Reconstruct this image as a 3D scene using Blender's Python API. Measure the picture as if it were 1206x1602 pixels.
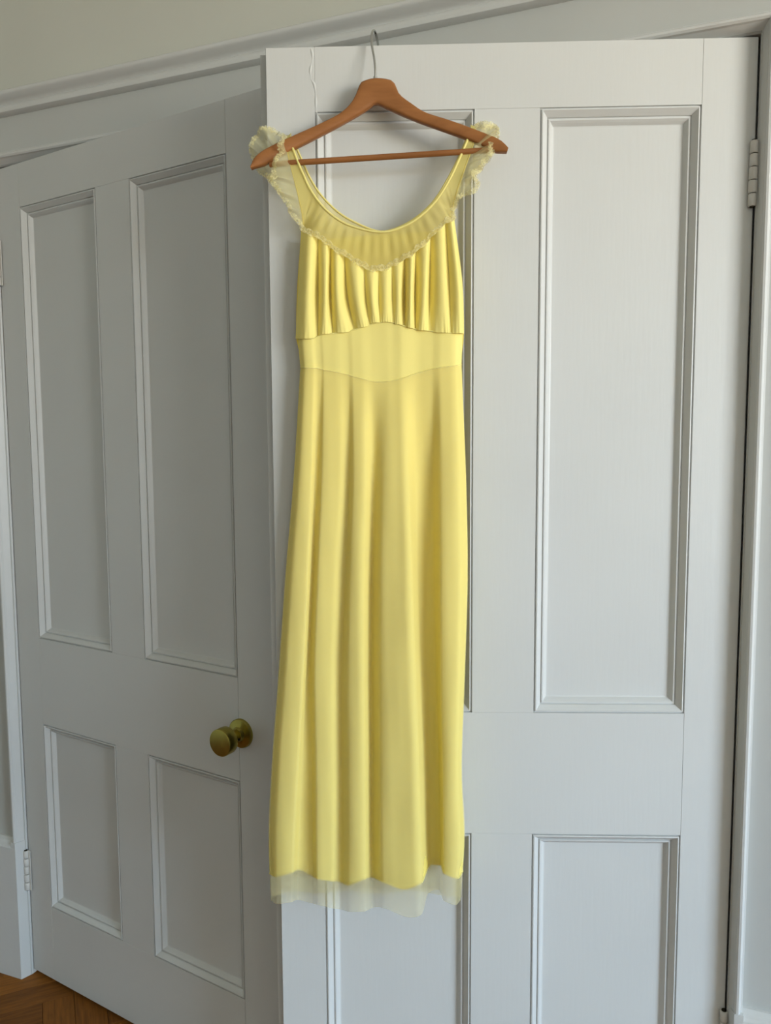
import bpy, bmesh, math, random
from mathutils import Vector, Matrix

for o in list(bpy.data.objects):
    bpy.data.objects.remove(o, do_unlink=True)
scene = bpy.context.scene
COL = scene.collection

# ------------------------------------------------------------------ camera
CAM_LOC = (1.5053, -1.4088, 1.3259)
CAM_YAW, CAM_PITCH, CAM_ROLL = -0.3700, 0.0887, -0.0056
FOCAL_PX = 1217.76
cam_data = bpy.data.cameras.new('camera')
cam_data.sensor_fit = 'VERTICAL'
cam_data.sensor_height = 24.0
cam_data.lens = FOCAL_PX / 1602.0 * 24.0
cam_data.clip_start = 0.02
cam = bpy.data.objects.new('camera', cam_data)
COL.objects.link(cam)
cy_, sy_ = math.cos(CAM_YAW), math.sin(CAM_YAW)
cp_, sp_ = math.cos(CAM_PITCH), math.sin(CAM_PITCH)
fwd = Vector((sy_ * cp_, cy_ * cp_, -sp_))
right = Vector((cy_, -sy_, 0.0))
up = right.cross(fwd)
cr_, sr_ = math.cos(CAM_ROLL), math.sin(CAM_ROLL)
r2 = right * cr_ + up * sr_
u2 = up * cr_ - right * sr_
m = Matrix((r2, u2, -fwd)).transposed().to_4x4()
m.translation = Vector(CAM_LOC)
cam.matrix_world = m
scene.camera = cam

# ------------------------------------------------------------------ world: overcast-blue sky above, sunlit street below
world = bpy.data.worlds.new('world')
scene.world = world
world.use_nodes = True
nt = world.node_tree
nt.nodes.clear()
tc = nt.nodes.new('ShaderNodeTexCoord')
sep = nt.nodes.new('ShaderNodeSeparateXYZ')
nt.links.new(tc.outputs['Generated'], sep.inputs[0])
mr = nt.nodes.new('ShaderNodeMapRange')
mr.inputs['From Min'].default_value = -1.0
mr.inputs['From Max'].default_value = 1.0
nt.links.new(sep.outputs['Z'], mr.inputs['Value'])
ramp = nt.nodes.new('ShaderNodeValToRGB')
cr = ramp.color_ramp
cr.elements[0].position = 0.0
cr.elements[0].color = (0.60, 0.56, 0.44, 1)
cr.elements[1].position = 1.0
cr.elements[1].color = (0.38, 0.62, 1.0, 1)
for p, c in ((0.40, (0.80, 0.74, 0.60, 1)), (0.50, (0.93, 0.905, 0.82, 1)), (0.54, (0.75, 0.87, 1.0, 1)), (0.62, (0.56, 0.78, 1.0, 1)), (0.78, (0.46, 0.70, 1.0, 1))):
    e = cr.elements.new(p)
    e.color = c
nt.links.new(mr.outputs[0], ramp.inputs[0])
bg = nt.nodes.new('ShaderNodeBackground')
bg.inputs['Strength'].default_value = 12.0
nt.links.new(ramp.outputs[0], bg.inputs['Color'])
wo = nt.nodes.new('ShaderNodeOutputWorld')
nt.links.new(bg.outputs[0], wo.inputs['Surface'])

# ------------------------------------------------------------------ room dimensions
WIN_X, WIN_Y0, WIN_Y1, WIN_Z0, WIN_Z1 = 5.60, -3.25, -1.00, 0.75, 2.50
ROOM_L, ROOM_B, ROOM_H = -1.5, -4.2, 2.75
# daylight portal filling the window opening (guides the sky light, emits nothing itself)
pl = bpy.data.lights.new('window_portal', 'AREA')
pl.shape = 'RECTANGLE'
pl.size = WIN_Y1 - WIN_Y0
pl.size_y = WIN_Z1 - WIN_Z0
pl.cycles.is_portal = True
po = bpy.data.objects.new('window_portal', pl)
COL.objects.link(po)
po.location = (WIN_X + 0.13, (WIN_Y0 + WIN_Y1) / 2, (WIN_Z0 + WIN_Z1) / 2)
po.rotation_euler = Vector((-1, 0, 0)).to_track_quat('-Z', 'Y').to_euler()

scene.view_settings.view_transform = 'Standard'
scene.view_settings.look = 'None'
scene.view_settings.gamma = 1.0
scene.view_settings.use_curve_mapping = False
scene.view_settings.exposure = 1.08

random.seed(7)

# ================================================================== materials
def new_mat(name):
    mt = bpy.data.materials.new(name)
    mt.use_nodes = True
    n = mt.node_tree
    n.nodes.clear()
    out = n.nodes.new('ShaderNodeOutputMaterial')
    return mt, n, out


def paint(name, col, rough=0.45, bump=0.05, scale=(30, 30, 3), var=0.03):
    """brushed household paint: faint mottling and brush relief"""
    mt, n, out = new_mat(name)
    b = n.nodes.new('ShaderNodeBsdfPrincipled')
    b.inputs['Roughness'].default_value = rough
    b.inputs['Specular IOR Level'].default_value = 0.4
    t = n.nodes.new('ShaderNodeTexCoord')
    mp = n.nodes.new('ShaderNodeMapping')
    mp.inputs['Scale'].default_value = scale
    n.links.new(t.outputs['Object'], mp.inputs[0])
    no = n.nodes.new('ShaderNodeTexNoise')
    no.inputs['Scale'].default_value = 6.0
    no.inputs['Detail'].default_value = 4.0
    n.links.new(mp.outputs[0], no.inputs['Vector'])
    no2 = n.nodes.new('ShaderNodeTexNoise')
    no2.inputs['Scale'].default_value = 3.0
    n.links.new(t.outputs['Object'], no2.inputs['Vector'])
    rp = n.nodes.new('ShaderNodeValToRGB')
    rp.color_ramp.elements[0].position = 0.3
    rp.color_ramp.elements[1].position = 0.7
    rp.color_ramp.elements[0].color = tuple(c * (1 - var) for c in col) + (1,)
    rp.color_ramp.elements[1].color = tuple(min(1, c * (1 + var)) for c in col) + (1,)
    n.links.new(no2.outputs['Fac'], rp.inputs[0])
    n.links.new(rp.outputs[0], b.inputs['Base Color'])
    bp = n.nodes.new('ShaderNodeBump')
    bp.inputs['Strength'].default_value = bump
    bp.inputs['Distance'].default_value = 0.002
    n.links.new(no.outputs['Fac'], bp.inputs['Height'])
    n.links.new(bp.outputs[0], b.inputs['Normal'])
    n.links.new(b.outputs[0], out.inputs['Surface'])
    return mt


def wood(name, c1, c2, scale=(3, 40, 40), rough=0.4, bump=0.05):
    mt, n, out = new_mat(name)
    b = n.nodes.new('ShaderNodeBsdfPrincipled')
    b.inputs['Roughness'].default_value = rough
    b.inputs['Specular IOR Level'].default_value = 0.25
    t = n.nodes.new('ShaderNodeTexCoord')
    inf = n.nodes.new('ShaderNodeObjectInfo')
    add = n.nodes.new('ShaderNodeVectorMath')
    add.operation = 'ADD'
    sc = n.nodes.new('ShaderNodeVectorMath')
    sc.operation = 'SCALE'
    sc.inputs['Scale'].default_value = 1.0
    n.links.new(t.outputs['Object'], add.inputs[0])
    n.links.new(inf.outputs['Random'], sc.inputs[0])
    sc.inputs['Scale'].default_value = 9.0
    n.links.new(sc.outputs[0], add.inputs[1])
    mp = n.nodes.new('ShaderNodeMapping')
    mp.inputs['Scale'].default_value = scale
    n.links.new(add.outputs[0], mp.inputs[0])
    no = n.nodes.new('ShaderNodeTexNoise')
    no.inputs['Scale'].default_value = 3.0
    no.inputs['Detail'].default_value = 5.0
    no.inputs['Roughness'].default_value = 0.6
    n.links.new(mp.outputs[0], no.inputs['Vector'])
    mx = n.nodes.new('ShaderNodeMath')
    mx.operation = 'MULTIPLY_ADD'
    mx.inputs[1].default_value = 0.35
    n.links.new(inf.outputs['Random'], mx.inputs[0])
    sb = n.nodes.new('ShaderNodeMath')
    sb.operation = 'SUBTRACT'
    sb.inputs[1].default_value = 0.17
    n.links.new(no.outputs['Fac'], sb.inputs[0])
    n.links.new(sb.outputs[0], mx.inputs[2])
    rp = n.nodes.new('ShaderNodeValToRGB')
    rp.color_ramp.elements[0].position = 0.25
    rp.color_ramp.elements[1].position = 0.75
    rp.color_ramp.elements[0].color = c1 + (1,)
    rp.color_ramp.elements[1].color = c2 + (1,)
    n.links.new(mx.outputs[0], rp.inputs[0])
    n.links.new(rp.outputs[0], b.inputs['Base Color'])
    bp = n.nodes.new('ShaderNodeBump')
    bp.inputs['Strength'].default_value = bump
    bp.inputs['Distance'].default_value = 0.001
    n.links.new(no.outputs['Fac'], bp.inputs['Height'])
    n.links.new(bp.outputs[0], b.inputs['Normal'])
    n.links.new(b.outputs[0], out.inputs['Surface'])
    return mt


def metal(name, col, rough=0.3, metallic=1.0):
    mt, n, out = new_mat(name)
    b = n.nodes.new('ShaderNodeBsdfPrincipled')
    b.inputs['Metallic'].default_value = metallic
    t = n.nodes.new('ShaderNodeTexCoord')
    no = n.nodes.new('ShaderNodeTexNoise')
    no.inputs['Scale'].default_value = 60.0
    n.links.new(t.outputs['Object'], no.inputs['Vector'])
    rp = n.nodes.new('ShaderNodeValToRGB')
    rp.color_ramp.elements[0].color = tuple(c * 0.75 for c in col) + (1,)
    rp.color_ramp.elements[1].color = tuple(min(1, c * 1.15) for c in col) + (1,)
    n.links.new(no.outputs['Fac'], rp.inputs[0])
    n.links.new(rp.outputs[0], b.inputs['Base Color'])
    b.inputs['Roughness'].default_value = rough
    n.links.new(b.outputs[0], out.inputs['Surface'])
    return mt


def cloth(name, col, trans_col, opacity=1.0, trans=0.3, lace=0.0, weave=900.0):
    """woven / sheer fabric: diffuse + translucent, thread gaps let the view through"""
    mt, n, out = new_mat(name)
    di = n.nodes.new('ShaderNodeBsdfDiffuse')
    di.inputs['Color'].default_value = col + (1,)
    tr = n.nodes.new('ShaderNodeBsdfTranslucent')
    tr.inputs['Color'].default_value = trans_col + (1,)
    m1 = n.nodes.new('ShaderNodeMixShader')
    m1.inputs[0].default_value = trans
    n.links.new(di.outputs[0], m1.inputs[1])
    n.links.new(tr.outputs[0], m1.inputs[2])
    t = n.nodes.new('ShaderNodeTexCoord')
    no = n.nodes.new('ShaderNodeTexNoise')
    no.inputs['Scale'].default_value = weave
    n.links.new(t.outputs['Object'], no.inputs['Vector'])
    bp = n.nodes.new('ShaderNodeBump')
    bp.inputs['Strength'].default_value = 0.06
    bp.inputs['Distance'].default_value = 0.0006
    n.links.new(no.outputs['Fac'], bp.inputs['Height'])
    n.links.new(bp.outputs[0], di.inputs['Normal'])
    last = m1
    if opacity < 1.0:
        tp = n.nodes.new('ShaderNodeBsdfTransparent')
        m2 = n.nodes.new('ShaderNodeMixShader')
        n.links.new(tp.outputs[0], m2.inputs[1])
        n.links.new(m1.outputs[0], m2.inputs[2])
        if lace > 0:
            vo = n.nodes.new('ShaderNodeTexVoronoi')
            vo.inputs['Scale'].default_value = 260.0
            n.links.new(t.outputs['Object'], vo.inputs['Vector'])
            mrr = n.nodes.new('ShaderNodeMapRange')
            mrr.inputs['From Min'].default_value = 0.15
            mrr.inputs['From Max'].default_value = 0.65
            mrr.inputs['To Min'].default_value = opacity - lace
            mrr.inputs['To Max'].default_value = min(1.0, opacity + lace)
            n.links.new(vo.outputs['Distance'], mrr.inputs['Value'])
            n.links.new(mrr.outputs[0], m2.inputs[0])
        else:
            m2.inputs[0].default_value = opacity
        last = m2
    n.links.new(last.outputs[0], out.inputs['Surface'])
    return mt


M_DOOR = paint('white_door_paint', (0.59, 0.592, 0.577), 0.38, 0.10, (26, 26, 2.5), 0.02)
M_TRIM = paint('white_trim_paint', (0.59, 0.592, 0.577), 0.40, 0.06, (10, 10, 10), 0.02)
M_WALL = paint('cream_wall_paint', (0.56, 0.56, 0.50), 0.75, 0.05, (8, 8, 8), 0.02)
M_DADO = paint('grey_white_wall_paint', (0.50, 0.505, 0.485), 0.6, 0.05, (8, 8, 8), 0.02)
M_ROOM = paint('white_room_paint', (0.545, 0.60, 0.58), 0.75, 0.05, (8, 8, 8), 0.02)
M_CEIL = paint('ceiling_paint', (0.82, 0.82, 0.80), 0.8, 0.02, (8, 8, 8), 0.02)
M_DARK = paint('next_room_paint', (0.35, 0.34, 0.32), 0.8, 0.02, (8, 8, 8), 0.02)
M_FLOOR = wood('parquet_wood', (0.13, 0.045, 0.006), (0.29, 0.105, 0.014), (4, 45, 45), 0.6, 0.08)
M_SUB = wood('subfloor_wood', (0.035, 0.018, 0.008), (0.06, 0.03, 0.012), (6, 30, 30), 0.7)
M_HANG = wood('hanger_wood', (0.20, 0.076, 0.022), (0.31, 0.125, 0.040), (3, 60, 25), 0.38, 0.03)
M_STEEL = metal('hook_steel', (0.62, 0.64, 0.64), 0.22)
M_BRASS = metal('aged_brass', (0.42, 0.35, 0.08), 0.32)
M_SCREW = metal('dark_screw', (0.05, 0.045, 0.03), 0.5)
M_HINGE = paint('painted_hinge', (0.62, 0.60, 0.56), 0.45, 0.3, (120, 120, 120), 0.14)
M_GLASS = None
Y1, Y2 = (0.97, 0.825, 0.225), (0.95, 0.77, 0.09)
M_LINING = cloth('yellow_nylon_lining', Y1, Y2, 1.0, 0.15)
M_BODICE = cloth('yellow_nylon_bodice', (0.96, 0.83, 0.285), (0.95, 0.77, 0.12), 1.0, 0.15)
M_SHEER = cloth('sheer_yellow_overlay', (0.90, 0.82, 0.45), (0.88, 0.78, 0.34), 0.32, 0.25)
M_YOKE = cloth('sheer_yellow_yoke', (0.84, 0.73, 0.27), (0.86, 0.73, 0.22), 0.66, 0.4)
M_RUFFLE = cloth('sheer_ruffle', (0.86, 0.80, 0.46), (0.86, 0.79, 0.42), 0.40, 0.4, 0.0)
M_LACE = cloth('pale_lace', (0.88, 0.81, 0.46), (0.88, 0.80, 0.40), 0.36, 0.35, 0.22)
M_PIPE = cloth('yellow_piping', (0.90, 0.80, 0.30), (0.90, 0.76, 0.22), 1.0, 0.2)


# ================================================================== helpers
def link(name, me, mat, parent=None, **props):
    o = bpy.data.objects.new(name, me)
    if mat is not None and not me.materials:
        me.materials.append(mat)
    COL.objects.link(o)
    if parent is not None:
        o.parent = parent
    for k, v in props.items():
        o[k] = v
    return o


def empty(name, loc, rz=0.0, **props):
    o = bpy.data.objects.new(name, None)
    o.empty_display_size = 0.05
    o.location = loc
    o.rotation_euler = (0, 0, rz)
    COL.objects.link(o)
    for k, v in props.items():
        o[k] = v
    return o


def bm_mesh(name, bm, smooth=False, angle=None):
    bmesh.ops.recalc_face_normals(bm, faces=bm.faces)
    me = bpy.data.meshes.new(name)
    bm.to_mesh(me)
    bm.free()
    if smooth:
        for p in me.polygons:
            p.use_smooth = True
        if angle is not None:
            try:
                me.set_sharp_from_angle(angle=angle)
            except Exception:
                pass
    return me


def bm_box(bm, x0, x1, y0, y1, z0, z1, ch=0.0):
    vs = [bm.verts.new((x, y, z)) for x in (x0, x1) for y in (y0, y1) for z in (z0, z1)]
    q = [(0, 1, 3, 2), (4, 6, 7, 5), (0, 4, 5, 1), (2, 3, 7, 6), (0, 2, 6, 4), (1, 5, 7, 3)]
    fs = [bm.faces.new([vs[i] for i in f]) for f in q]
    if ch > 0:
        es = set()
        for f in fs:
            es.update(f.edges)
        bmesh.ops.bevel(bm, geom=list(es), offset=ch, segments=1, affect='EDGES', profile=0.5)


def box(name, x0, x1, y0, y1, z0, z1, mat, parent=None, ch=0.0, **props):
    bm = bmesh.new()
    bm_box(bm, x0, x1, y0, y1, z0, z1, ch)
    return link(name, bm_mesh(name, bm), mat, parent, **props)


def extrude_profile(name, prof, p0, p1, out_dir, up_dir, mat, parent=None, m0=0.0, m1=0.0, smooth=False, **props):
    """sweep a closed profile [(a,b)] (a along out_dir, b along up_dir) from p0 to p1.
    m0, m1 shear the ends by m*b for mitres."""
    p0, p1 = Vector(p0), Vector(p1)
    d = (p1 - p0).normalized()
    o_, u_ = Vector(out_dir), Vector(up_dir)
    bm = bmesh.new()
    A = [bm.verts.new(p0 + o_ * a + u_ * b + d * (m0 * b)) for a, b in prof]
    B = [bm.verts.new(p1 + o_ * a + u_ * b + d * (m1 * b)) for a, b in prof]
    n = len(prof)
    for i in range(n):
        j = (i + 1) % n
        bm.faces.new((A[i], A[j], B[j], B[i]))
    bm.faces.new(A)
    bm.faces.new(B[::-1])
    me = bm_mesh(name, bm, smooth, math.radians(35))
    return link(name, me, mat, parent, **props)


def catmull(pts, n):
    """n samples along a Catmull-Rom spline through pts, even in arc length"""
    P = [Vector(p) for p in pts]
    Q = [P[0] * 2 - P[1]] + P + [P[-1] * 2 - P[-2]]
    fine = []
    K = 14
    for i in range(len(P) - 1):
        a, b, c, d = Q[i:i + 4]
        for k in range(K):
            t = k / K
            fine.append(0.5 * ((2 * b) + (c - a) * t + (2 * a - 5 * b + 4 * c - d) * t * t + (3 * b - a - 3 * c + d) * t ** 3))
    fine.append(P[-1])
    L = [0.0]
    for i in range(1, len(fine)):
        L.append(L[-1] + (fine[i] - fine[i - 1]).length)
    res, j = [], 0
    for i in range(n):
        s = L[-1] * i / (n - 1)
        while j < len(L) - 2 and L[j + 1] < s:
            j += 1
        seg = L[j + 1] - L[j]
        t = 0 if seg < 1e-9 else (s - L[j]) / seg
        res.append(fine[j].lerp(fine[j + 1], min(1, max(0, t))))
    return res


def tube_mesh(name, pts, rad, sides=8, cap=True, closed=False):
    """tube along pts; rad may be a number or a list"""
    bm = bmesh.new()
    rings = []
    n = len(pts)
    ref = Vector((0, 0, 1))
    nrm = None
    for i, p in enumerate(pts):
        a = pts[i - 1] if i > 0 else pts[0]
        b = pts[i + 1] if i < n - 1 else pts[-1]
        t = (Vector(b) - Vector(a)).normalized()
        if nrm is None:
            nrm = t.orthogonal().normalized()
        nrm = (nrm - t * nrm.dot(t))
        nrm = nrm.normalized() if nrm.length > 1e-6 else t.orthogonal().normalized()
        bn = t.cross(nrm)
        r = rad[i] if isinstance(rad, (list, tuple)) else rad
        rings.append([bm.verts.new(Vector(p) + (nrm * math.cos(2 * math.pi * k / sides) + bn * math.sin(2 * math.pi * k / sides)) * r) for k in range(sides)])
    for i in range(n - 1):
        for k in range(sides):
            bm.faces.new((rings[i][k], rings[i][(k + 1) % sides], rings[i + 1][(k + 1) % sides], rings[i + 1][k]))
    if cap:
        bm.faces.new(rings[0])
        bm.faces.new(rings[-1][::-1])
    return bm_mesh(name, bm, True, math.radians(60))


def lathe_mesh(name, prof, axis='y', seg=40):
    """revolve [(r, h)] round the axis through the origin; h along -y (out of a door) or z"""
    bm = bmesh.new()
    rings = []
    for r, h in prof:
        ring = []
        for k in range(seg):
            a = 2 * math.pi * k / seg
            if axis == 'y':
                ring.append(bm.verts.new((r * math.cos(a), -h, r * math.sin(a))))
            else:
                ring.append(bm.verts.new((r * math.cos(a), r * math.sin(a), h)))
        rings.append(ring)
    for i in range(len(rings) - 1):
        for k in range(seg):
            bm.faces.new((rings[i][k], rings[i][(k + 1) % seg], rings[i + 1][(k + 1) % seg], rings[i + 1][k]))
    bm.faces.new(rings[0])
    bm.faces.new(rings[-1][::-1])
    return bm_mesh(name, bm, True, math.radians(40))


def grid_mesh(name, rows, smooth=True):
    bm = bmesh.new()
    V = [[bm.verts.new(p) for p in r] for r in rows]
    for i in range(len(V) - 1):
        for j in range(len(V[i]) - 1):
            bm.faces.new((V[i][j], V[i][j + 1], V[i + 1][j + 1], V[i + 1][j]))
    return bm_mesh(name, bm, smooth)


# ================================================================== setting
D = 1.5915            # width of the double doorway (hinge to hinge)
LEAF = 0.7786         # width of one leaf
HEAD = 1.957          # top of the leaves
LEAF_BOT = 0.007
TH = 0.040            # leaf thickness
OPEN_L, OPEN_R = 0.1756, 0.3372
WT = 0.14             # wall thickness

S = dict(kind='structure')
# floor: sub-floor slab with herringbone blocks laid in front of the doors and under them
FZ = -0.006
floor = box('floor', ROOM_L - 0.1, WIN_X + 0.1, ROOM_B - 0.1, 2.7, -0.06, FZ - 0.014, M_SUB, None, **S)
PW, PLEN = 0.070, 0.280


def plank_mesh(L, W):
    bm = bmesh.new()
    bm_box(bm, -L / 2, L / 2, -W / 2, W / 2, -0.014, 0.0, 0.0009)
    return bm_mesh('plank', bm)


PLANK = plank_mesh(PLEN - 0.0008, PW - 0.0008)
PLANK.materials.append(M_FLOOR)
cells = []
R45 = math.pi / 4
for i in range(-40, 41):
    for j in range(-14, 15):
        # classic herringbone lattice in the rotated frame
        bx = i * PW + j * PLEN
        by = i * PW - j * PLEN
        for k in (0, 1):
            if k == 0:
                px, py, rz = bx + PLEN / 2, by + PW / 2, 0.0
            else:
                px, py, rz = bx + PLEN + PW / 2, by + PW - PLEN / 2 + 0.0, math.pi / 2
            wx = px * math.cos(R45) - py * math.sin(R45)
            wy = px * math.sin(R45) + py * math.cos(R45)
            cells.append((wx - 0.05, wy - 0.32, rz + R45))
near, far_ = [], []
for c in cells:
    if ROOM_L + 0.2 < c[0] < WIN_X - 0.2 and ROOM_B + 0.2 < c[1] < 0.35:
        near.append(c)
# the blocks that show largest from the doorway corner become single objects, the rest one part
near.sort(key=lambda c: (c[0] - 0.1) ** 2 + (c[1] + 0.25) ** 2)
for c in near[:280]:
    o = link('parquet_block', PLANK, None, floor)
    o.location = (c[0], c[1], FZ)
    o.rotation_euler = (0, 0, c[2])
bm = bmesh.new()
for c in near[280:]:
    b0 = len(bm.verts)
    ca, sa = math.cos(c[2]), math.sin(c[2])
    L2, W2 = PLEN / 2 - 0.0005, PW / 2 - 0.0005
    vs = []
    for z in (FZ - 0.014, FZ):
        for (x, y) in ((-L2, -W2), (L2, -W2), (L2, W2), (-L2, W2)):
            vs.append(bm.verts.new((c[0] + x * ca - y * sa, c[1] + x * sa + y * ca, z)))
    for f in ((4, 5, 6, 7), (0, 1, 5, 4), (1, 2, 6, 5), (2, 3, 7, 6), (3, 0, 4, 7)):
        bm.faces.new([vs[k] for k in f])
link('parquet_field', bm_mesh('parquet_field', bm), M_FLOOR, floor, kind='stuff')

# the wall with the double doorway
WY = -0.006
RZ = 2.0655
# painted grey-white up to the picture rail, cream above it
box('wall_door_left', ROOM_L - 0.1, -0.004, WY, WT, FZ, RZ + 0.02, M_DADO, None, **S)
box('wall_door_right', D + 0.004, WIN_X, WY, WT, FZ, RZ + 0.02, M_DADO, None, **S)
box('wall_door_head', -0.004, D + 0.004, WY, WT, HEAD + 0.006, RZ + 0.02, M_DADO, None, **S)
box('wall_door_top', ROOM_L - 0.1, WIN_X, WY, WT, RZ + 0.02, ROOM_H, M_WALL, None, **S)
box('wall_left', ROOM_L - 0.1, ROOM_L, ROOM_B, WY, FZ, ROOM_H, M_ROOM, None, **S)
box('wall_back', ROOM_L - 0.1, WIN_X, ROOM_B - 0.1, ROOM_B, FZ, ROOM_H, M_ROOM, None, **S)
box('ceiling', ROOM_L - 0.1, WIN_X + 0.1, ROOM_B - 0.1, 2.7, ROOM_H, ROOM_H + 0.08, M_CEIL, None, **S)
# window wall, one mesh with an opening
bm = bmesh.new()
X0, X1 = WIN_X, WIN_X + 0.16
bm_box(bm, X0, X1, ROOM_B - 0.1, WIN_Y0, 0, ROOM_H)
bm_box(bm, X0, X1, WIN_Y1, 2.7, 0, ROOM_H)
bm_box(bm, X0, X1, WIN_Y0, WIN_Y1, 0, WIN_Z0)
bm_box(bm, X0, X1, WIN_Y0, WIN_Y1, WIN_Z1, ROOM_H)
link('wall_right', bm_mesh('wall_right', bm), M_ROOM, None, **S)
win = empty('window_1', (WIN_X + 0.08, (WIN_Y0 + WIN_Y1) / 2, WIN_Z0), 0.0, **S)
wy, wh = (WIN_Y1 - WIN_Y0) / 2, WIN_Z1 - WIN_Z0
for (a, b, c, d_) in ((-wy, -wy + 0.05, 0, wh), (wy - 0.05, wy, 0, wh)):
    box('window_stile', -0.02, 0.02, a, b, c, d_, M_TRIM, win, 0.002)
for c in (0.0, wh / 2 - 0.022, wh - 0.05):
    box('window_rail', -0.02, 0.02, -wy + 0.05, wy - 0.05, c, c + 0.05, M_TRIM, win, 0.002)
box('window_sill', -0.16, -0.02, -wy - 0.05, wy + 0.05, -0.035, -0.002, M_TRIM, win, 0.003)

# the next room, closed and unlit
NX0, NX1 = -0.9, 2.6
box('wall_next_left', NX0 - 0.1, NX0, WT, 2.6, 0, ROOM_H, M_DARK, None, **S)
box('wall_next_right', NX1, NX1 + 0.1, WT, 2.6, 0, ROOM_H, M_DARK, None, **S)
box('wall_next_back', NX0 - 0.1, NX1 + 0.1, 2.6, 2.7, 0, ROOM_H, M_DARK, None, **S)

# door frame lining with a stop behind the leaves
fr = empty('trim_1', (0, 0, 0), 0, **S)
box('jamb', -0.004, 0.012, 0.052, WT, FZ, HEAD + 0.006, M_TRIM, fr)
box('jamb', D - 0.012, D + 0.004, 0.052, WT, FZ, HEAD + 0.006, M_TRIM, fr)
box('head_jamb', 0.012, D - 0.012, 0.052, WT, HEAD - 0.010, HEAD + 0.006, M_TRIM, fr)

# architrave: splayed inner face, bead, step back to the wall  (a = out from wall plane y=0, b = away from the opening)
ARCH = [(-0.012, 0.003), (0.001, 0.003), (0.020, 0.0125), (0.0245, 0.0135), (0.0275, 0.0165), (0.0275, 0.0200), (0.0250, 0.0225),
        (0.0200, 0.0235), (0.0190, 0.0265), (0.0060, 0.0275), (-0.012, 0.0275)]
HZ = HEAD + 0.001
ar = empty('trim_2', (0, 0, 0), 0, **S)
BASE_T = 0.352
extrude_profile('architrave', ARCH, (0, 0, BASE_T - 0.004), (0, 0, HZ), (0, -1, 0), (-1, 0, 0), M_TRIM, ar, 0, 1)
extrude_profile('architrave', ARCH, (D, 0, BASE_T - 0.004), (D, 0, HZ), (0, -1, 0), (1, 0, 0), M_TRIM, ar, 0, 1)
extrude_profile('head_architrave', ARCH, (0, 0, HZ), (D, 0, HZ), (0, -1, 0), (0, 0, 1), M_TRIM, ar, -1, 1)

# tall skirting boards: face, moulded top, with a plain block end at the doorway
SK = [(-0.006, FZ), (0.0285, FZ), (0.0285, 0.333), (0.0265, 0.338), (0.0225, 0.342), (0.0190, 0.347), (0.0120, 0.352), (-0.006, 0.352)]
# skirting profile uses a = out, b = up; sweep along x
extrude_profile('baseboard_left', SK, (ROOM_L, 0, 0), (-0.0135, 0, 0), (0, -1, 0), (0, 0, 1), M_TRIM, None, **S)
extrude_profile('baseboard_right', SK, (D + 0.0135, 0, 0), (WIN_X, 0, 0), (0, -1, 0), (0, 0, 1), M_TRIM, None, **S)
SKB = [(-0.006, 0.0), (0.0005, 0.003), (0.0280, 0.0125), (0.0285, 0.0136), (-0.006, 0.0136)]
pb = empty('trim_3', (0, 0, 0), 0, **S)
PB = [(-0.012, 0.003), (0.001, 0.003), (0.0265, 0.0125), (0.0285, 0.0136), (0.0280, 0.0280), (-0.012, 0.0280)]
extrude_profile('plinth_block', PB, (0, 0, FZ), (0, 0, BASE_T - 0.004), (0, -1, 0), (-1, 0, 0), M_TRIM, pb)
extrude_profile('plinth_block', PB, (D, 0, FZ), (D, 0, BASE_T - 0.004), (0, -1, 0), (1, 0, 0), M_TRIM, pb)
# side walls
extrude_profile('baseboard_window', SK, (WIN_X, ROOM_B, 0), (WIN_X, -0.03, 0), (-1, 0, 0), (0, 0, 1), M_TRIM, None, **S)
extrude_profile('baseboard_side', SK, (ROOM_L, ROOM_B, 0), (ROOM_L, -0.03, 0), (1, 0, 0), (0, 0, 1), M_TRIM, None, **S)

# picture rail
RAIL = [(0.0, 0.0), (0.0120, 0.0005), (0.0180, 0.0030), (0.0200, 0.0080), (0.0195, 0.0130), (0.0170, 0.0165), (0.0160, 0.0175), (0.0185, 0.0205), (0.0250, 0.0240),
        (0.0325, 0.0285), (0.0345, 0.0305), (0.0355, 0.0315), (0.0370, 0.0345), (0.0365, 0.0385), (0.0330, 0.0410), (0.0200, 0.0420), (0.0, 0.0470)]
extrude_profile('trim_4', RAIL, (ROOM_L, WY, RZ), (WIN_X, WY, RZ), (0, -1, 0), (0, 0, 1), M_TRIM, None, smooth=True, **S)

# ================================================================== door leaves
MOULD = [(0.0, 0.0), (0.0003, -0.0032), (0.0018, -0.0032), (0.0025, 0.0), (0.0042, 0.0004), (0.0122, -0.0088), (0.0126, -0.0112), (0.0140, -0.0112),
         (0.0146, -0.0092), (0.0166, -0.0092), (0.0195, -0.0125), (0.0230, -0.0176), (0.0252, -0.0182)]


def moulding_mesh(name, x0, x1, z0, z1):
    """mitred moulding lining a panel opening (front face at y = 0, out = -y)"""
    bm = bmesh.new()
    loops = []
    for t, dep in MOULD:
        loops.append([bm.verts.new(v) for v in ((x0 + t, -dep, z0 + t), (x1 - t, -dep, z0 + t), (x1 - t, -dep, z1 - t), (x0 + t, -dep, z1 - t))])
    for i in range(len(loops) - 1):
        for k in range(4):
            bm.faces.new((loops[i][k], loops[i][(k + 1) % 4], loops[i + 1][(k + 1) % 4], loops[i + 1][k]))
    me = bm_mesh(name, bm)
    # face outward (towards -y)
    flip = sum(p.normal.y * p.area for p in me.polygons) > 0
    if flip:
        me.flip_normals()
    return me


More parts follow.
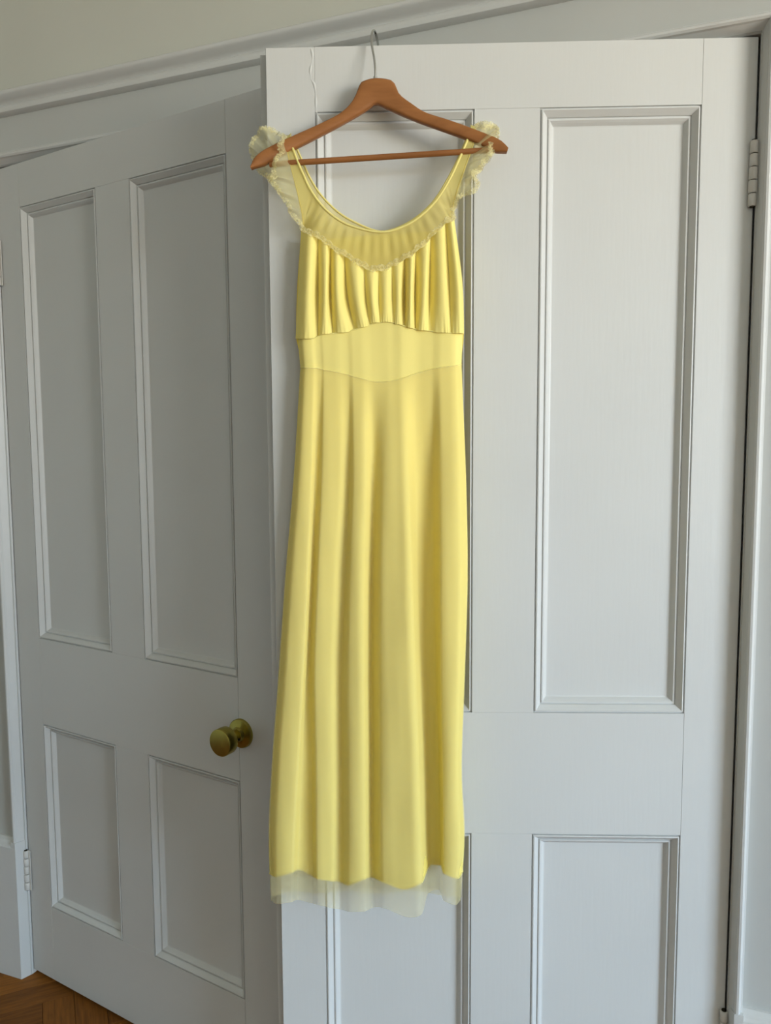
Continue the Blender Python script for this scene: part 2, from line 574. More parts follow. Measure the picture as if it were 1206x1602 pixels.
def leaf(name, loc, rz, sgn, hs, ps, label, LEAF=LEAF):
    """sgn=+1: leaf runs to +x from its hinge, -1: to -x.  hs: panel edges from the hinge, ps: panel heights"""
    root = empty(name, loc, rz, kind='structure', label=label)

    def X(a, b):
        return (a, b) if sgn > 0 else (-b, -a)
    h1, h2, h3, h4 = hs
    p1, p2, p3, p4 = ps
    g = 0.00012

    def bx(nm, a, b, z0, z1):
        x0, x1 = X(a, b)
        return box(nm, x0 + g, x1 - g, 0.0, TH, z0 + g * 0.5, z1 - g * 0.5, M_DOOR, root, 0.0004)
    bx('hinge_stile', 0.0, h1, LEAF_BOT, HEAD)
    # meeting stile, rebated: the rear half runs on past the front half
    x0, x1 = X(h4, LEAF)
    bm = bmesh.new()
    bm_box(bm, x0 + g, x1, 0.0, TH * 0.5, LEAF_BOT, HEAD, 0.0008)
    if sgn < 0:
        bm_box(bm, x0 - 0.0125, x1, TH * 0.5, TH, LEAF_BOT, HEAD - 0.001, 0.0008)
    else:
        bm_box(bm, x0, x1 - 0.012, TH * 0.5, TH, LEAF_BOT, HEAD, 0.0008)
    link('meeting_stile', bm_mesh('meeting_stile', bm), M_DOOR, root)
    bx('top_rail', h1, h4, p1, HEAD)
    bx('lock_rail', h1, h4, p3, p2)
    bx('bottom_rail', h1, h4, LEAF_BOT, p4)
    bx('muntin', h2, h3, p2, p1)
    bx('muntin', h2, h3, p4, p3)
    for (a, b) in ((h1, h2), (h3, h4)):
        for (z0, z1) in ((p2, p1), (p4, p3)):
            x0, x1 = X(a, b)
            pn = box('panel', x0 - 0.006, x1 + 0.006, 0.0181, 0.0275, z0 - 0.006, z1 + 0.006, M_DOOR, root)
            link('panel_moulding', moulding_mesh('panel_moulding', x0, x1, z0, z1), M_DOOR, pn)
    return root


ZS = 0.043
left_leaf = leaf('door_1', (0, 0, 0), -OPEN_L, +1, (0.0812, 0.3390, 0.4419, 0.7044),
                 tuple(v - ZS for v in (1.9042, 0.9114, 0.7011, 0.2396)), 'white four panel door leaf with a brass knob standing ajar', 0.793)
right_leaf = leaf('door_2', (D, 0, 0), OPEN_R, -1, (0.0852, 0.3393, 0.4443, 0.7000),
                  tuple(v - ZS for v in (1.8998, 0.9083, 0.6925, 0.2396)), 'white four panel door leaf with the yellow nightgown hung on it')


def hinge(parent, x, y, z0, z1, parts, flapx):
    """butt hinge: painted-over knuckle barrel with its leaf edge"""
    h = empty('hinge', (0, 0, 0))
    h.parent = parent
    n = parts
    step = (z1 - z0) / n
    for i in range(n):
        r = 0.0066 + random.uniform(-0.0004, 0.0004)
        a, b = z0 + i * step + 0.0007, z0 + (i + 1) * step - 0.0007
        me = lathe_mesh('knuckle', [(r - 0.0008, a), (r, a + 0.0012), (r, b - 0.0012), (r - 0.0008, b)], 'z', 20)
        k = link('knuckle', me, M_HINGE, h)
        k.location = (x + random.uniform(-0.0005, 0.0005), y, 0)
    me = lathe_mesh('hinge_pin', [(0.0042, z0 - 0.001), (0.0042, z1 + 0.001)], 'z', 14)
    k = link('hinge_pin', me, M_SCREW, h)
    k.location = (x, y, 0)
    box('hinge_flap', min(x, flapx), max(x, flapx), y + 0.002, y + 0.0042, z0, z1, M_HINGE, h, 0.0005)
    return h


hinge(right_leaf, -0.003, -0.0048, 1.697, 1.799, 5, -0.005)
hinge(right_leaf, -0.003, -0.0048, 0.233, 0.335, 5, -0.005)
hinge(left_leaf, -0.002, -0.0060, 0.219, 0.322, 5, 0.010)
hinge(left_leaf, -0.002, -0.0060, 1.695, 1.797, 5, 0.010)

# turned brass knob
kx, kz = 0.7117, 0.7585
kn = link('door_knob', lathe_mesh('door_knob', [(0.0115, 0.004), (0.0115, 0.028), (0.0140, 0.034), (0.0220, 0.0385), (0.0262, 0.0405), (0.0266, 0.0420), (0.0266, 0.0608), (0.0256, 0.0622),
                                                (0.0240, 0.0626)], 'y', 48), M_BRASS, left_leaf, label='aged brass cylinder knob')
kn.location = (kx, 0, kz)
rs = link('rosette', lathe_mesh('rosette', [(0.0288, 0.0), (0.0290, 0.0050), (0.0275, 0.0070), (0.0200, 0.0078), (0.0150, 0.0100), (0.0125, 0.0160)], 'y', 44), M_BRASS, kn)
sc_ = link('grub_screw', lathe_mesh('grub_screw', [(0.0024, 0.0), (0.0024, 0.003)], 'y', 14), M_SCREW, kn)
sc_.location = (0.0098, -0.0200, -0.004)
sc_.rotation_euler = (0, 0, math.radians(55))

# old filler / paint ridge running down the top corner joint of the right leaf
rp_ = [Vector((-0.705 + 0.002 * math.sin(k * 0.9), 0.0021, 1.954 - 0.0068 * k)) for k in range(8)]
rp_ += [Vector((-0.701 + 0.0012 * k, 0.0021, 1.900 - 0.0065 * k)) for k in range(3)]
rp_ += [Vector((-0.6985, 0.0021, 1.880 - 0.006 * k)) for k in range(5)]
link('paint_ridge', tube_mesh('paint_ridge', catmull(rp_, 50), [0.0027 + 0.0003 * math.sin(i * 0.5) for i in range(50)], 8), M_DOOR, right_leaf)

# ================================================================== dress and hanger, measured in the right leaf's frame: (x along the leaf, out from its face, z)
SKIRT=[
 [(-0.727,0.020,1.423),(-0.741,0.020,1.266),(-0.757,0.020,1.106),(-0.771,0.020,0.942),(-0.786,0.020,0.774),(-0.793,0.020,0.660),(-0.794,0.020,0.584),(-0.790,0.024,0.538)], # edgeL
 [(-0.718,0.040,1.422),(-0.729,0.044,1.267),(-0.743,0.045,1.110),(-0.756,0.046,0.950),(-0.770,0.046,0.786),(-0.777,0.046,0.674),(-0.779,0.046,0.592),(-0.777,0.050,0.548)], # A0
 [(-0.705,0.041,1.421),(-0.709,0.045,1.267),(-0.717,0.048,1.111),(-0.726,0.049,0.951),(-0.737,0.049,0.787),(-0.745,0.049,0.676),(-0.749,0.049,0.604),(-0.750,0.053,0.554)], # A1
 [(-0.698,0.039,1.421),(-0.704,0.032,1.267),(-0.712,0.029,1.108),(-0.722,0.027,0.944),(-0.732,0.027,0.778),(-0.740,0.027,0.664),(-0.742,0.027,0.598),(-0.744,0.031,0.546)], # B0
 [(-0.691,0.039,1.421),(-0.699,0.033,1.267),(-0.708,0.029,1.108),(-0.716,0.028,0.945),(-0.716,0.028,0.778),(-0.716,0.028,0.665),(-0.717,0.028,0.585),(-0.717,0.032,0.539)], # B1
 [(-0.686,0.041,1.421),(-0.691,0.044,1.267),(-0.700,0.046,1.111),(-0.707,0.047,0.950),(-0.707,0.047,0.787),(-0.708,0.047,0.675),(-0.708,0.047,0.592),(-0.707,0.051,0.549)], # C0
 [(-0.662,0.040,1.421),(-0.663,0.044,1.267),(-0.674,0.045,1.110),(-0.680,0.046,0.950),(-0.680,0.046,0.786),(-0.681,0.046,0.675),(-0.683,0.046,0.587),(-0.682,0.050,0.542)], # C1
 [(-0.647,0.039,1.421),(-0.649,0.033,1.267),(-0.656,0.030,1.108),(-0.665,0.029,0.945),(-0.666,0.029,0.779),(-0.668,0.029,0.666),(-0.671,0.029,0.578),(-0.670,0.033,0.531)], # D
 [(-0.639,0.041,1.421),(-0.640,0.049,1.267),(-0.646,0.053,1.112),(-0.651,0.055,0.953),(-0.652,0.055,0.790),(-0.652,0.055,0.680),(-0.654,0.055,0.584),(-0.653,0.059,0.542)], # E0
 [(-0.623,0.042,1.421),(-0.621,0.052,1.267),(-0.625,0.058,1.113),(-0.626,0.060,0.955),(-0.626,0.060,0.793),(-0.626,0.060,0.683),(-0.627,0.060,0.600),(-0.626,0.064,0.546)], # E1
 [(-0.607,0.038,1.421),(-0.609,0.029,1.266),(-0.612,0.023,1.107),(-0.615,0.021,0.943),(-0.615,0.021,0.776),(-0.616,0.021,0.663),(-0.616,0.021,0.582),(-0.615,0.025,0.530)], # F
 [(-0.587,0.041,1.420),(-0.592,0.050,1.267),(-0.597,0.054,1.112),(-0.598,0.056,0.954),(-0.598,0.056,0.791),(-0.598,0.056,0.681),(-0.597,0.056,0.593),(-0.596,0.060,0.552)], # G0
 [(-0.573,0.042,1.420),(-0.573,0.053,1.267),(-0.572,0.059,1.113),(-0.570,0.062,0.955),(-0.566,0.062,0.794),(-0.563,0.062,0.685),(-0.562,0.062,0.582),(-0.556,0.066,0.537)], # GM
 [(-0.559,0.042,1.420),(-0.553,0.057,1.267),(-0.547,0.065,1.114),(-0.542,0.068,0.957),(-0.537,0.068,0.797),(-0.534,0.068,0.688),(-0.531,0.068,0.597),(-0.531,0.072,0.544)], # G1
 [(-0.539,0.038,1.420),(-0.539,0.022,1.266),(-0.536,0.014,1.105),(-0.530,0.010,0.940),(-0.524,0.010,0.772),(-0.521,0.010,0.658),(-0.518,0.010,0.599),(-0.520,0.014,0.553)], # H0
 [(-0.513,0.038,1.420),(-0.512,0.021,1.266),(-0.510,0.013,1.105),(-0.506,0.009,0.940),(-0.501,0.009,0.772),(-0.499,0.009,0.658),(-0.498,0.009,0.604),(-0.500,0.013,0.558)], # H1
 [(-0.499,0.041,1.420),(-0.500,0.046,1.267),(-0.500,0.049,1.111),(-0.499,0.050,0.952),(-0.496,0.050,0.790),(-0.495,0.050,0.679),(-0.494,0.050,0.605),(-0.495,0.054,0.560)], # I0
 [(-0.476,0.041,1.420),(-0.470,0.048,1.267),(-0.468,0.051,1.111),(-0.471,0.053,0.953),(-0.473,0.053,0.791),(-0.469,0.053,0.681),(-0.470,0.053,0.596),(-0.474,0.057,0.554)], # I1
 [(-0.465,0.020,1.421),(-0.457,0.020,1.265),(-0.454,0.020,1.106),(-0.458,0.020,0.943),(-0.463,0.020,0.777),(-0.458,0.020,0.664),(-0.460,0.020,0.593),(-0.466,0.024,0.542)], # edgeR
]
BODICE=[
 [(-0.722,0.024,1.664),(-0.729,0.022,1.572),(-0.734,0.022,1.495)],
 [(-0.704,0.045,1.654),(-0.709,0.049,1.564),(-0.712,0.046,1.492)],
 [(-0.694,0.034,1.651),(-0.696,0.028,1.568),(-0.696,0.036,1.496)],
 [(-0.680,0.046,1.640),(-0.681,0.051,1.562),(-0.684,0.046,1.499)],
 [(-0.674,0.034,1.637),(-0.676,0.028,1.564),(-0.672,0.036,1.501)],
 [(-0.663,0.046,1.626),(-0.662,0.050,1.557),(-0.656,0.046,1.501)],
 [(-0.652,0.034,1.623),(-0.649,0.028,1.560),(-0.637,0.036,1.506)],
 [(-0.634,0.046,1.610),(-0.630,0.052,1.554),(-0.623,0.046,1.509)],
 [(-0.621,0.039,1.604),(-0.618,0.038,1.554),(-0.613,0.041,1.513)],
 [(-0.608,0.046,1.597),(-0.607,0.052,1.551),(-0.603,0.046,1.516)],
 [(-0.598,0.039,1.599),(-0.598,0.038,1.555),(-0.596,0.041,1.517)],
 [(-0.585,0.045,1.599),(-0.586,0.048,1.553),(-0.586,0.045,1.517)],
 [(-0.577,0.039,1.605),(-0.576,0.038,1.556),(-0.575,0.041,1.516)],
 [(-0.566,0.045,1.609),(-0.566,0.048,1.556),(-0.567,0.045,1.513)],
 [(-0.556,0.034,1.616),(-0.557,0.028,1.560),(-0.557,0.036,1.511)],
 [(-0.545,0.047,1.619),(-0.547,0.053,1.556),(-0.548,0.047,1.507)],
 [(-0.539,0.034,1.627),(-0.540,0.028,1.562),(-0.540,0.036,1.506)],
 [(-0.522,0.045,1.639),(-0.525,0.050,1.564),(-0.529,0.046,1.503)],
 [(-0.515,0.034,1.649),(-0.517,0.028,1.570),(-0.518,0.036,1.503)],
 [(-0.500,0.045,1.661),(-0.497,0.049,1.572),(-0.493,0.046,1.499)],
 [(-0.492,0.039,1.670),(-0.486,0.038,1.577),(-0.484,0.041,1.499)],
 [(-0.483,0.047,1.671),(-0.473,0.054,1.575),(-0.470,0.047,1.498)],
 [(-0.477,0.024,1.677),(-0.464,0.022,1.581),(-0.461,0.022,1.500)],
]
MID=[
 [(-0.730,0.020,1.495),(-0.729,0.020,1.472),(-0.727,0.020,1.449)],
 [(-0.721,0.040,1.492),(-0.720,0.040,1.470),(-0.718,0.040,1.447)],
 [(-0.707,0.041,1.492),(-0.706,0.041,1.469),(-0.704,0.041,1.446)],
 [(-0.700,0.039,1.494),(-0.699,0.039,1.470),(-0.697,0.039,1.446)],
 [(-0.693,0.039,1.497),(-0.692,0.039,1.471),(-0.690,0.039,1.444)],
 [(-0.688,0.040,1.499),(-0.687,0.040,1.471),(-0.686,0.040,1.443)],
 [(-0.663,0.040,1.501),(-0.662,0.040,1.470),(-0.661,0.040,1.438)],
 [(-0.649,0.039,1.502),(-0.648,0.039,1.469),(-0.647,0.039,1.435)],
 [(-0.640,0.041,1.505),(-0.639,0.041,1.469),(-0.639,0.041,1.432)],
 [(-0.624,0.041,1.509),(-0.624,0.041,1.469),(-0.623,0.041,1.428)],
 [(-0.608,0.039,1.515),(-0.608,0.039,1.469),(-0.607,0.039,1.423)],
 [(-0.587,0.041,1.518),(-0.587,0.041,1.470),(-0.587,0.041,1.423)],
 [(-0.573,0.041,1.516),(-0.573,0.041,1.471),(-0.573,0.041,1.425)],
 [(-0.559,0.042,1.511),(-0.559,0.042,1.470),(-0.559,0.042,1.428)],
 [(-0.539,0.038,1.506),(-0.539,0.038,1.471),(-0.539,0.038,1.436)],
 [(-0.512,0.038,1.502),(-0.512,0.038,1.473),(-0.513,0.038,1.443)],
 [(-0.497,0.041,1.500),(-0.498,0.041,1.473),(-0.499,0.041,1.445)],
 [(-0.475,0.041,1.499),(-0.475,0.041,1.473),(-0.476,0.041,1.448)],
 [(-0.463,0.020,1.501),(-0.464,0.020,1.476),(-0.465,0.020,1.451)],
]
NECK_F=[(-0.736,0.036,1.801),(-0.727,0.042,1.775),(-0.716,0.046,1.748),(-0.702,0.046,1.719),(-0.681,0.045,1.692),(-0.654,0.044,1.672),(-0.624,0.043,1.661),(-0.594,0.043,1.656),(-0.569,0.043,1.660),(-0.539,0.043,1.674),(-0.509,0.044,1.700),(-0.486,0.045,1.734),(-0.469,0.044,1.769),(-0.452,0.036,1.809)]
NECK_B=[(-0.737,0.012,1.815),(-0.721,0.012,1.779),(-0.709,0.012,1.752),(-0.691,0.012,1.724),(-0.664,0.012,1.697),(-0.636,0.012,1.680),(-0.601,0.012,1.666),(-0.575,0.012,1.668),(-0.541,0.012,1.684),(-0.510,0.012,1.711),(-0.487,0.012,1.746),(-0.469,0.012,1.780),(-0.452,0.012,1.820)]
ARM_L=[(-0.743,0.036,1.794),(-0.737,0.042,1.769),(-0.729,0.045,1.738),(-0.722,0.044,1.708),(-0.717,0.036,1.677),(-0.722,0.026,1.663)]
ARM_R=[(-0.444,0.036,1.806),(-0.451,0.042,1.781),(-0.462,0.045,1.751),(-0.473,0.044,1.720),(-0.480,0.036,1.694),(-0.477,0.026,1.677)]
HTOP=[(-0.796,1.756),(-0.790,1.771),(-0.771,1.786),(-0.733,1.805),(-0.685,1.827),(-0.656,1.842),(-0.638,1.859),(-0.628,1.879),(-0.624,1.888),(-0.602,1.894),(-0.576,1.890),(-0.569,1.880),(-0.563,1.868),(-0.545,1.854),(-0.524,1.840),(-0.489,1.827),(-0.455,1.813),(-0.411,1.792),(-0.396,1.777)]
HBOT=[(-0.796,1.755),(-0.776,1.760),(-0.761,1.769),(-0.733,1.784),(-0.698,1.802),(-0.663,1.820),(-0.633,1.836),(-0.614,1.847),(-0.605,1.854),(-0.601,1.856),(-0.595,1.854),(-0.583,1.848),(-0.564,1.839),(-0.539,1.828),(-0.499,1.812),(-0.458,1.795),(-0.433,1.782),(-0.416,1.773),(-0.398,1.771)]
RUF_L_F=[(-0.743,0.040,1.807),(-0.750,0.058,1.786),(-0.749,0.050,1.778),(-0.757,0.064,1.759),(-0.761,0.055,1.749),(-0.758,0.064,1.735),(-0.768,0.052,1.740),(-0.754,0.064,1.717),(-0.748,0.050,1.710),(-0.737,0.060,1.693),(-0.735,0.046,1.685),(-0.723,0.050,1.671),(-0.717,0.034,1.671)]
RUF_L_B=[(-0.738,0.020,1.810),(-0.753,0.012,1.819),(-0.771,0.000,1.831),(-0.783,0.010,1.831),(-0.795,-0.004,1.828),(-0.803,0.008,1.809),(-0.806,-0.004,1.798),(-0.798,0.012,1.776),(-0.793,0.004,1.765),(-0.777,0.014,1.751),(-0.759,0.010,1.730)]
RUF_R_F=[(-0.447,0.040,1.816),(-0.434,0.052,1.811),(-0.419,0.044,1.813),(-0.413,0.058,1.804),(-0.417,0.046,1.797),(-0.423,0.060,1.778),(-0.419,0.048,1.771),(-0.434,0.060,1.755),(-0.438,0.050,1.745),(-0.449,0.060,1.736),(-0.441,0.050,1.725),(-0.449,0.060,1.710),(-0.462,0.050,1.708),(-0.472,0.058,1.701),(-0.476,0.044,1.694),(-0.482,0.050,1.682),(-0.479,0.034,1.675)]
RUF_R_B=[(-0.450,0.020,1.817),(-0.439,0.006,1.832),(-0.425,0.014,1.830),(-0.412,0.006,1.829),(-0.407,0.014,1.814),(-0.410,0.006,1.803),(-0.419,0.014,1.777),(-0.434,0.006,1.764),(-0.447,0.012,1.745)]


def loc3(p):
    return Vector((p[0], -p[1], p[2]))


ORG = Vector((-0.60, 0.0, 0.0))
cR, sR = math.cos(OPEN_R), math.sin(OPEN_R)


def leaf_to_world(p):
    return Vector((D + p[0] * cR - p[1] * sR, p[0] * sR + p[1] * cR, p[2]))


# ------------------------------------------------------------------ wooden hanger
HC = (-0.6015, 0.030, 1.79)
hanger = empty('clothes_hanger', leaf_to_world((HC[0], -HC[1], HC[2])), OPEN_R,
               label='curved wooden clothes hanger with steel hook over the door top', category='hanger')


def HL(x, o, z):
    return Vector((x - HC[0], -(o - HC[1]), z - HC[2]))


def arm_out(x):
    """arms sweep gently forward towards their tips"""
    return 0.027 + 0.10 * (x - HC[0]) ** 2 / 0.2


N = 64
top_c = catmull([(p[0], 0, p[1]) for p in HTOP], N)
bot_c = catmull([(p[0], 0, p[1]) for p in HBOT], N)
bm = bmesh.new()
rings = []
for a, b in zip(top_c, bot_c):
    mid = (a + b) / 2
    hz = max((a - b).length / 2, 0.0015)
    u_ = (a - b).normalized() if (a - b).length > 1e-6 else Vector((0, 0, 1))
    ty = 0.0068
    ring = []
    for k in range(14):
        th = 2 * math.pi * k / 14
        cx_, sx_ = math.cos(th), math.sin(th)
        ex = 0.45                                   # super-ellipse: flat faces, eased corners
        yy = ty * math.copysign(abs(cx_) ** ex, cx_)
        hh = hz * math.copysign(abs(sx_) ** ex, sx_)
        p = mid + u_ * hh
        ring.append(bm.verts.new(HL(p.x, arm_out(p.x) - yy, p.z)))
    rings.append(ring)
for i in range(N - 1):
    for k in range(14):
        bm.faces.new((rings[i][k], rings[i][(k + 1) % 14], rings[i + 1][(k + 1) % 14], rings[i + 1][k]))
bm.faces.new(rings[0])
bm.faces.new(rings[-1][::-1])
link('hanger_body', bm_mesh('hanger_body', bm, True, math.radians(50)), M_HANG, hanger)
rod = [HL(-0.768, arm_out(-0.768), 1.7625), HL(-0.60, arm_out(-0.68), 1.770), HL(-0.425, arm_out(-0.425), 1.7775)]
link('trouser_bar', tube_mesh('trouser_bar', [rod[0].lerp(rod[2], i / 20) for i in range(21)], 0.0046, 14), M_HANG, hanger)
hk = [(-0.6015, 0.027, 1.885), (-0.6015, 0.027, 1.908), (-0.6030, 0.022, 1.926), (-0.6060, 0.015, 1.944), (-0.6075, 0.011, 1.960), (-0.6065, 0.003, 1.976),
      (-0.6035, -0.013, 1.985), (-0.6000, -0.030, 1.979), (-0.5985, -0.044, 1.964), (-0.5975, -0.0475, 1.945), (-0.597, -0.046, 1.935)]
link('hook', tube_mesh('hook', catmull([HL(*p) for p in hk], 60), 0.0019, 10), M_STEEL, hanger)
link('hook_collar', tube_mesh('hook_collar', [HL(-0.6015, 0.027, 1.888), HL(-0.6015, 0.027, 1.897)], 0.0032, 14), M_STEEL, hanger)

# ------------------------------------------------------------------ nightgown
gown = empty('nightgown', leaf_to_world((-0.60, -0.03, 0.545)), OPEN_R,
             label='long pale yellow nightgown with sheer frilled straps on the wooden hanger', category='dress')


def GL(p):
    return Vector((p[0] + 0.60, -(p[1] - 0.03), p[2] - 0.545))


def col_interp(cols, v):
    """one row of control points at parameter v (0..1) of every control column (Catmull-Rom along the column)"""
    row = []
    for c in cols:
        n = len(c) - 1
        t = v * n
        i = min(int(t), n - 1)
        f = t - i
        P = [Vector(c[max(0, i - 1)]), Vector(c[i]), Vector(c[i + 1]), Vector(c[min(n, i + 2)])]
        a, b, cc, d_ = P
        row.append(0.5 * ((2 * b) + (cc - a) * f + (2 * a - 5 * b + 4 * cc - d_) * f * f + (3 * b - a - 3 * cc + d_) * f ** 3))
    return row


def fold_row(ctrl, sub, amp=1.0, full=0.0):
    """spread a row of ridge/valley control points into a smooth folded line"""
    res = []
    for i in range(len(ctrl) - 1):
        a, b = ctrl[i], ctrl[i + 1]
        for k in range(sub):
            t = k / sub
            s = 0.5 - 0.5 * math.cos(math.pi * t)
            if full:                                # full round crests, narrow furrows
                q = 1 - (1 - t) ** 2.4 if b.y > a.y else t ** 2.4
                s = s * (1 - full) + q * full
            x = a.x + (b.x - a.x) * t
            o = a.y + (b.y - a.y) * s
            z = a.z + (b.z - a.z) * s
            res.append(Vector((x, o, z)))
    res.append(ctrl[-1].copy())
    k = int(round(3 * amp))
    for _ in range(2 if k else 0):                  # round the crests
        src = [(p.y, p.z) for p in res]
        for i in range(1, len(res) - 1):
            m_ = min(k, i, len(res) - 1 - i)
            seg = src[i - m_:i + m_ + 1]
            res[i].y = sum(q[0] for q in seg) / len(seg)
            res[i].z = sum(q[1] for q in seg) / len(seg)
    return res


def shell(name, rows, mat, parent, thick=None):
    o = link(name, grid_mesh(name, [[GL(p) for p in r] for r in rows]), mat, parent)
    return o


def crinkle(p, k=1.0):
    return k * 0.0004 * (0.3 * math.sin(p.x * 310 + p.z * 9) + math.sin(p.x * 120 - p.z * 14 + 1.3) + 0.7 * math.sin(p.z * 40 + p.x * 40))


def scallop_lace(name, base, parent, width, out_vec, pitch, mat=None):
    """lace edging: narrow strip with scalloped free edge along the curve base"""
    rows = [[], [], []]
    L = 0.0
    for i, p in enumerate(base):
        if i:
            L += (p - base[i - 1]).length
        ov = out_vec(i)
        s = 0.62 + 0.38 * abs(math.sin(math.pi * L / pitch))
        w = 0.0003 * math.sin(2 * math.pi * L / pitch)
        rows[0].append(p)
        rows[1].append(p + ov * (width * 0.5 * s) + Vector((0, w + 0.0005, 0)))
        rows[2].append(p + ov * (width * s) + Vector((0, w * 1.6, 0)))
    return link(name, grid_mesh(name, [[GL(q) for q in r] for r in rows]), mat or M_LACE, parent)


# skirt (opaque lining) and sheer over-layer
SUB = 9
NR = 70
lin_cols = [c[:7] for c in SKIRT]
# skirt's upper edge follows the lower midriff seam
for i, c in enumerate(lin_cols):
    lin_cols[i] = [MID[i][2]] + c[1:]
rows = []
for r in range(NR + 1):
    row = fold_row(col_interp(lin_cols, r / NR), SUB)
    for p in row[1:-1]:
        p.y += crinkle(p)
    rows.append(row)
skirt = shell('skirt', rows, M_LINING, gown)
hem_line = [GL(p + Vector((0, 0.0006, 0))) for p in rows[-1]]
link('hem_stitching', tube_mesh('hem_stitching', hem_line, 0.0013, 6), M_PIPE, skirt)

ov_cols = [[MID[i][2]] + SKIRT[i][1:6] + [SKIRT[i][7]] for i in range(len(SKIRT))]
rows = []
for r in range(NR + 1):
    v = r / NR
    row = fold_row(col_interp(ov_cols, v), SUB)
    for j, p in enumerate(row):
        e = 1 if j == 0 else (-1 if j == len(row) - 1 else 0)
        p.y += 0.0022 + 0.0012 * v + crinkle(p, 0.8)
        p.x -= e * 0.0015 * v
    rows.append(row)
over = shell('sheer_overskirt', rows, M_SHEER, gown)

# midriff panel
rows = []
for r in range(9):
    row = fold_row(col_interp(MID, r / 8), SUB)
    for p in row[1:-1]:
        p.y += crinkle(p, 0.8)
    rows.append(row)
mid = shell('midriff_panel', rows, M_BODICE, gown)
for r_, dz in ((0, 0.0), (8, 0.0)):
    link('seam', tube_mesh('seam', [GL(p + Vector((0, 0.0007, dz))) for p in rows[r_]], 0.0009, 6), M_PIPE, mid)

# gathered bodice: pleats that pinch at both seams
rows = []
NB = 26
for r in range(NB + 1):
    v = r / NB
    row = fold_row(col_interp(BODICE, v), 8, 0, 0.75)
    n = len(row)
    for j, p in enumerate(row):
        if 0 < j < n - 1:
            pin = max(0.0, 1 - (1 - v) / 0.25)
            p.y += 0.0010 * pin * math.sin(j * 2.1) + crinkle(p, 0.5)
    # last row lands on the midriff seam depth
    rows.append(row)
bod = shell('gathered_bodice', rows, M_BODICE, gown)
gather = rows[0]
gs = [Vector((p.x, max(q.y for q in gather[max(0, i - 8):i + 9]), p.z)) for i, p in enumerate(gather)]
fine_g = catmull(gs[::8], 240)
for p in fine_g:
    p.y += 0.0008
scallop_lace('gather_lace', fine_g, bod, 0.0075, lambda i: Vector((0, 0.05, 1.0)), 0.013)
scallop_lace('gather_lace', [p + Vector((0, 0.0006, 0)) for p in fine_g], bod, 0.004, lambda i: Vector((0, 0.1, -1.0)), 0.013)

# sheer yoke with its straps: ruled between neckline and (arm edge + gather line + arm edge)
NY = 150
neck = catmull(NECK_F, NY)
low = catmull(ARM_L[:-1] + [BODICE[0][0]] + [b[0] for b in BODICE[1:-1]][::2] + [BODICE[-1][0]] + ARM_R[:-1][::-1], NY)
rows = []
for r in range(13):
    v = r / 12
    row = []
    for j in range(NY):
        p = neck[j].lerp(low[j], v)
        u = j / (NY - 1)
        gath = math.sin(math.pi * min(1, v * 1.2)) if v < 0.83 else 0.4
        if 0.2 < u < 0.8:
            p.y += 0.0013 * gath * (math.sin(j * 1.35) + 0.6 * math.sin(j * 0.77 + 1))
        row.append(p)
    rows.append(row)
yoke = shell('sheer_yoke', rows, M_YOKE, gown)
link('neck_piping', tube_mesh('neck_piping', [GL(p + Vector((0, 0.0005, 0))) for p in neck], 0.0019, 8), M_PIPE, yoke)
arm_l, arm_r = catmull(ARM_L, 30), catmull(ARM_R, 30)
for a in (arm_l, arm_r):
    link('arm_piping', tube_mesh('arm_piping', [GL(p) for p in a], 0.0009, 8), M_YOKE, yoke)

# straps over the hanger arms
for (f, b, w) in ((NECK_F[0], NECK_B[0], ARM_L[0]), (NECK_F[-1], NECK_B[-1], ARM_R[0])):
    rows = []
    for k in range(9):
        t = k / 8
        zt = 0.011 * math.sin(math.pi * t)
        r_ = []
        for q in (Vector(f), Vector(w)):
            p = q.lerp(Vector((q.x, b[1], q.z + (b[2] - f[2]) * 0.6)), t)
            p.z += zt
            r_.append(p)
        rows.append(r_)
    shell('strap', rows, M_YOKE, gown)

# back of the gown
nb = catmull(NECK_B, 60)
BK = 24
bl = [(-0.724, 0.016, 1.655), (-0.731, 0.018, 1.572), (-0.733, 0.020, 1.495), (-0.727, 0.020, 1.446), (-0.741, 0.020, 1.267), (-0.757, 0.020, 1.106), (-0.770, 0.020, 0.943), (-0.785, 0.020, 0.775), (-0.793, 0.020, 0.661), (-0.792, 0.020, 0.592)]
br = [(-0.475, 0.016, 1.668), (-0.464, 0.018, 1.581), (-0.461, 0.020, 1.500), (-0.465, 0.020, 1.448), (-0.457, 0.020, 1.265), (-0.454, 0.020, 1.106), (-0.458, 0.020, 0.944), (-0.463, 0.020, 0.778), (-0.458, 0.020, 0.665), (-0.461, 0.020, 0.595)]
Lc, Rc = catmull(bl, 60), catmull(br, 60)
rows = []
for a, b in zip(Lc, Rc):
    row = []
    for k in range(BK + 1):
        t = k / BK
        p = a.lerp(b, t)
        e = math.sin(math.pi * t)
        p.y = a.y - (a.y - 0.004) * min(1.0, e * 2.2) + 0.0005 * math.sin(t * 40) * min(1, e * 2)
        row.append(p)
    rows.append(row)
back = shell('back_panel', rows, M_LINING, gown)
lastb = rows[-1]
shell('back_sheer_hem', [[Vector((p.x, p.y - 0.001, p.z + 0.03 - 0.082 * k / 5 + 0.003 * math.sin(i * 0.8) * k / 5)) for i, p in enumerate(lastb)] for k in range(6)], M_SHEER, gown)
topb = rows[0]
rows = []
low = catmull([(-0.738, 0.014, 1.79), (-0.729, 0.014, 1.73), (-0.722, 0.014, 1.675)] + [tuple(p) for p in topb[1:-1:3]] + [(-0.478, 0.014, 1.69), (-0.462, 0.014, 1.75), (-0.446, 0.014, 1.80)], 60)
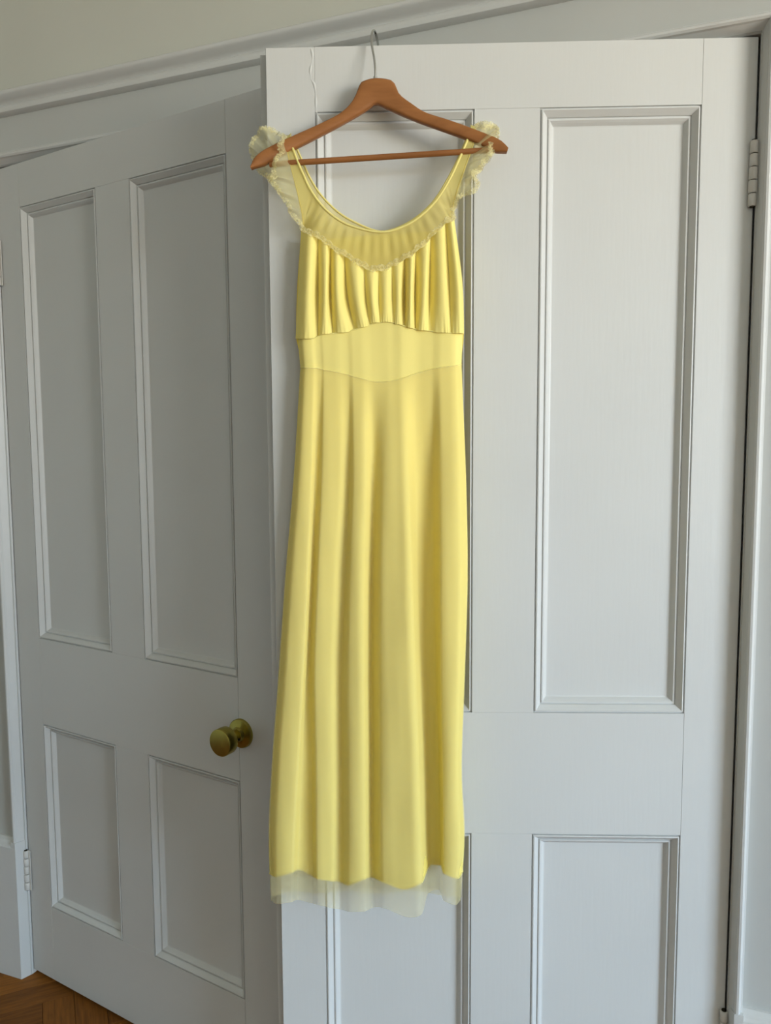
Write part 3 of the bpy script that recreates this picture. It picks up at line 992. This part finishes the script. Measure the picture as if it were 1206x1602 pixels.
for r in range(7):
    rows.append([nb[j].lerp(low[j], r / 6) for j in range(60)])
by_ = shell('back_yoke', rows, M_YOKE, gown)
link('neck_piping', tube_mesh('neck_piping', [GL(p) for p in nb], 0.0016, 8), M_PIPE, by_)


# frilled sheer sleeves: a front flounce and a back flounce at each shoulder
def frill(name, inner, outer, ripple, waves, lace_w, seed):
    n = 90
    I, O = catmull(inner, n), catmull(outer, n)
    rows = []
    for r in range(11):
        v = r / 10
        row = []
        for j in range(n):
            u = j / (n - 1)
            p = I[j].lerp(O[j], v)
            fade = math.sin(math.pi * min(1, max(0, u * 0.96 + 0.02)))
            p.y += ripple * v * fade * (math.sin(u * waves * 2 * math.pi + seed) + 0.5 * math.sin(u * waves * 4.6 * math.pi + seed * 2))
            p.y += 0.0015 * math.sin(u * 60 + seed) * v
            lim = 0.006 if p.x > -0.785 else -0.03
            p.y = max(p.y, lim)
            row.append(p)
        rows.append(row)
    f = shell(name, rows, M_RUFFLE, gown)
    edge = catmull(rows[-1], 260)
    ctr = sum((Vector(p) for p in I), Vector()) / n

    def ov(i):
        a, b = edge[max(0, i - 2)], edge[min(len(edge) - 1, i + 2)]
        t = (b - a)
        t.y = 0
        if t.length < 1e-6:
            return Vector((0, 0, 0))
        t.normalize()
        q = Vector((t.z, 0, -t.x))
        if q.dot(edge[i] - ctr) < 0:
            q = -q
        return q
    # lace lies inwards over the frill's edge and a little beyond it
    scallop_lace('lace_edge', edge, f, -lace_w, ov, 0.012)
    scallop_lace('lace_edge', edge, f, lace_w * 0.45, ov, 0.012)
    return f


frill('shoulder_frill', ARM_L, RUF_L_F, 0.004, 5, 0.006, 0.4)
frill('shoulder_frill', ARM_R, RUF_R_F, 0.004, 5, 0.006, 1.7)
frill('back_frill', [(-0.741, 0.016, 1.803), (-0.745, 0.013, 1.790), (-0.745, 0.012, 1.770), (-0.742, 0.012, 1.750), (-0.736, 0.012, 1.730), (-0.728, 0.013, 1.700)], RUF_L_B, 0.003, 4, 0.006, 0.9)
frill('back_frill', [(-0.447, 0.016, 1.812), (-0.444, 0.013, 1.800), (-0.446, 0.012, 1.780), (-0.452, 0.012, 1.762), (-0.458, 0.012, 1.745), (-0.466, 0.013, 1.720)], RUF_R_B, 0.003, 4, 0.006, 2.3)
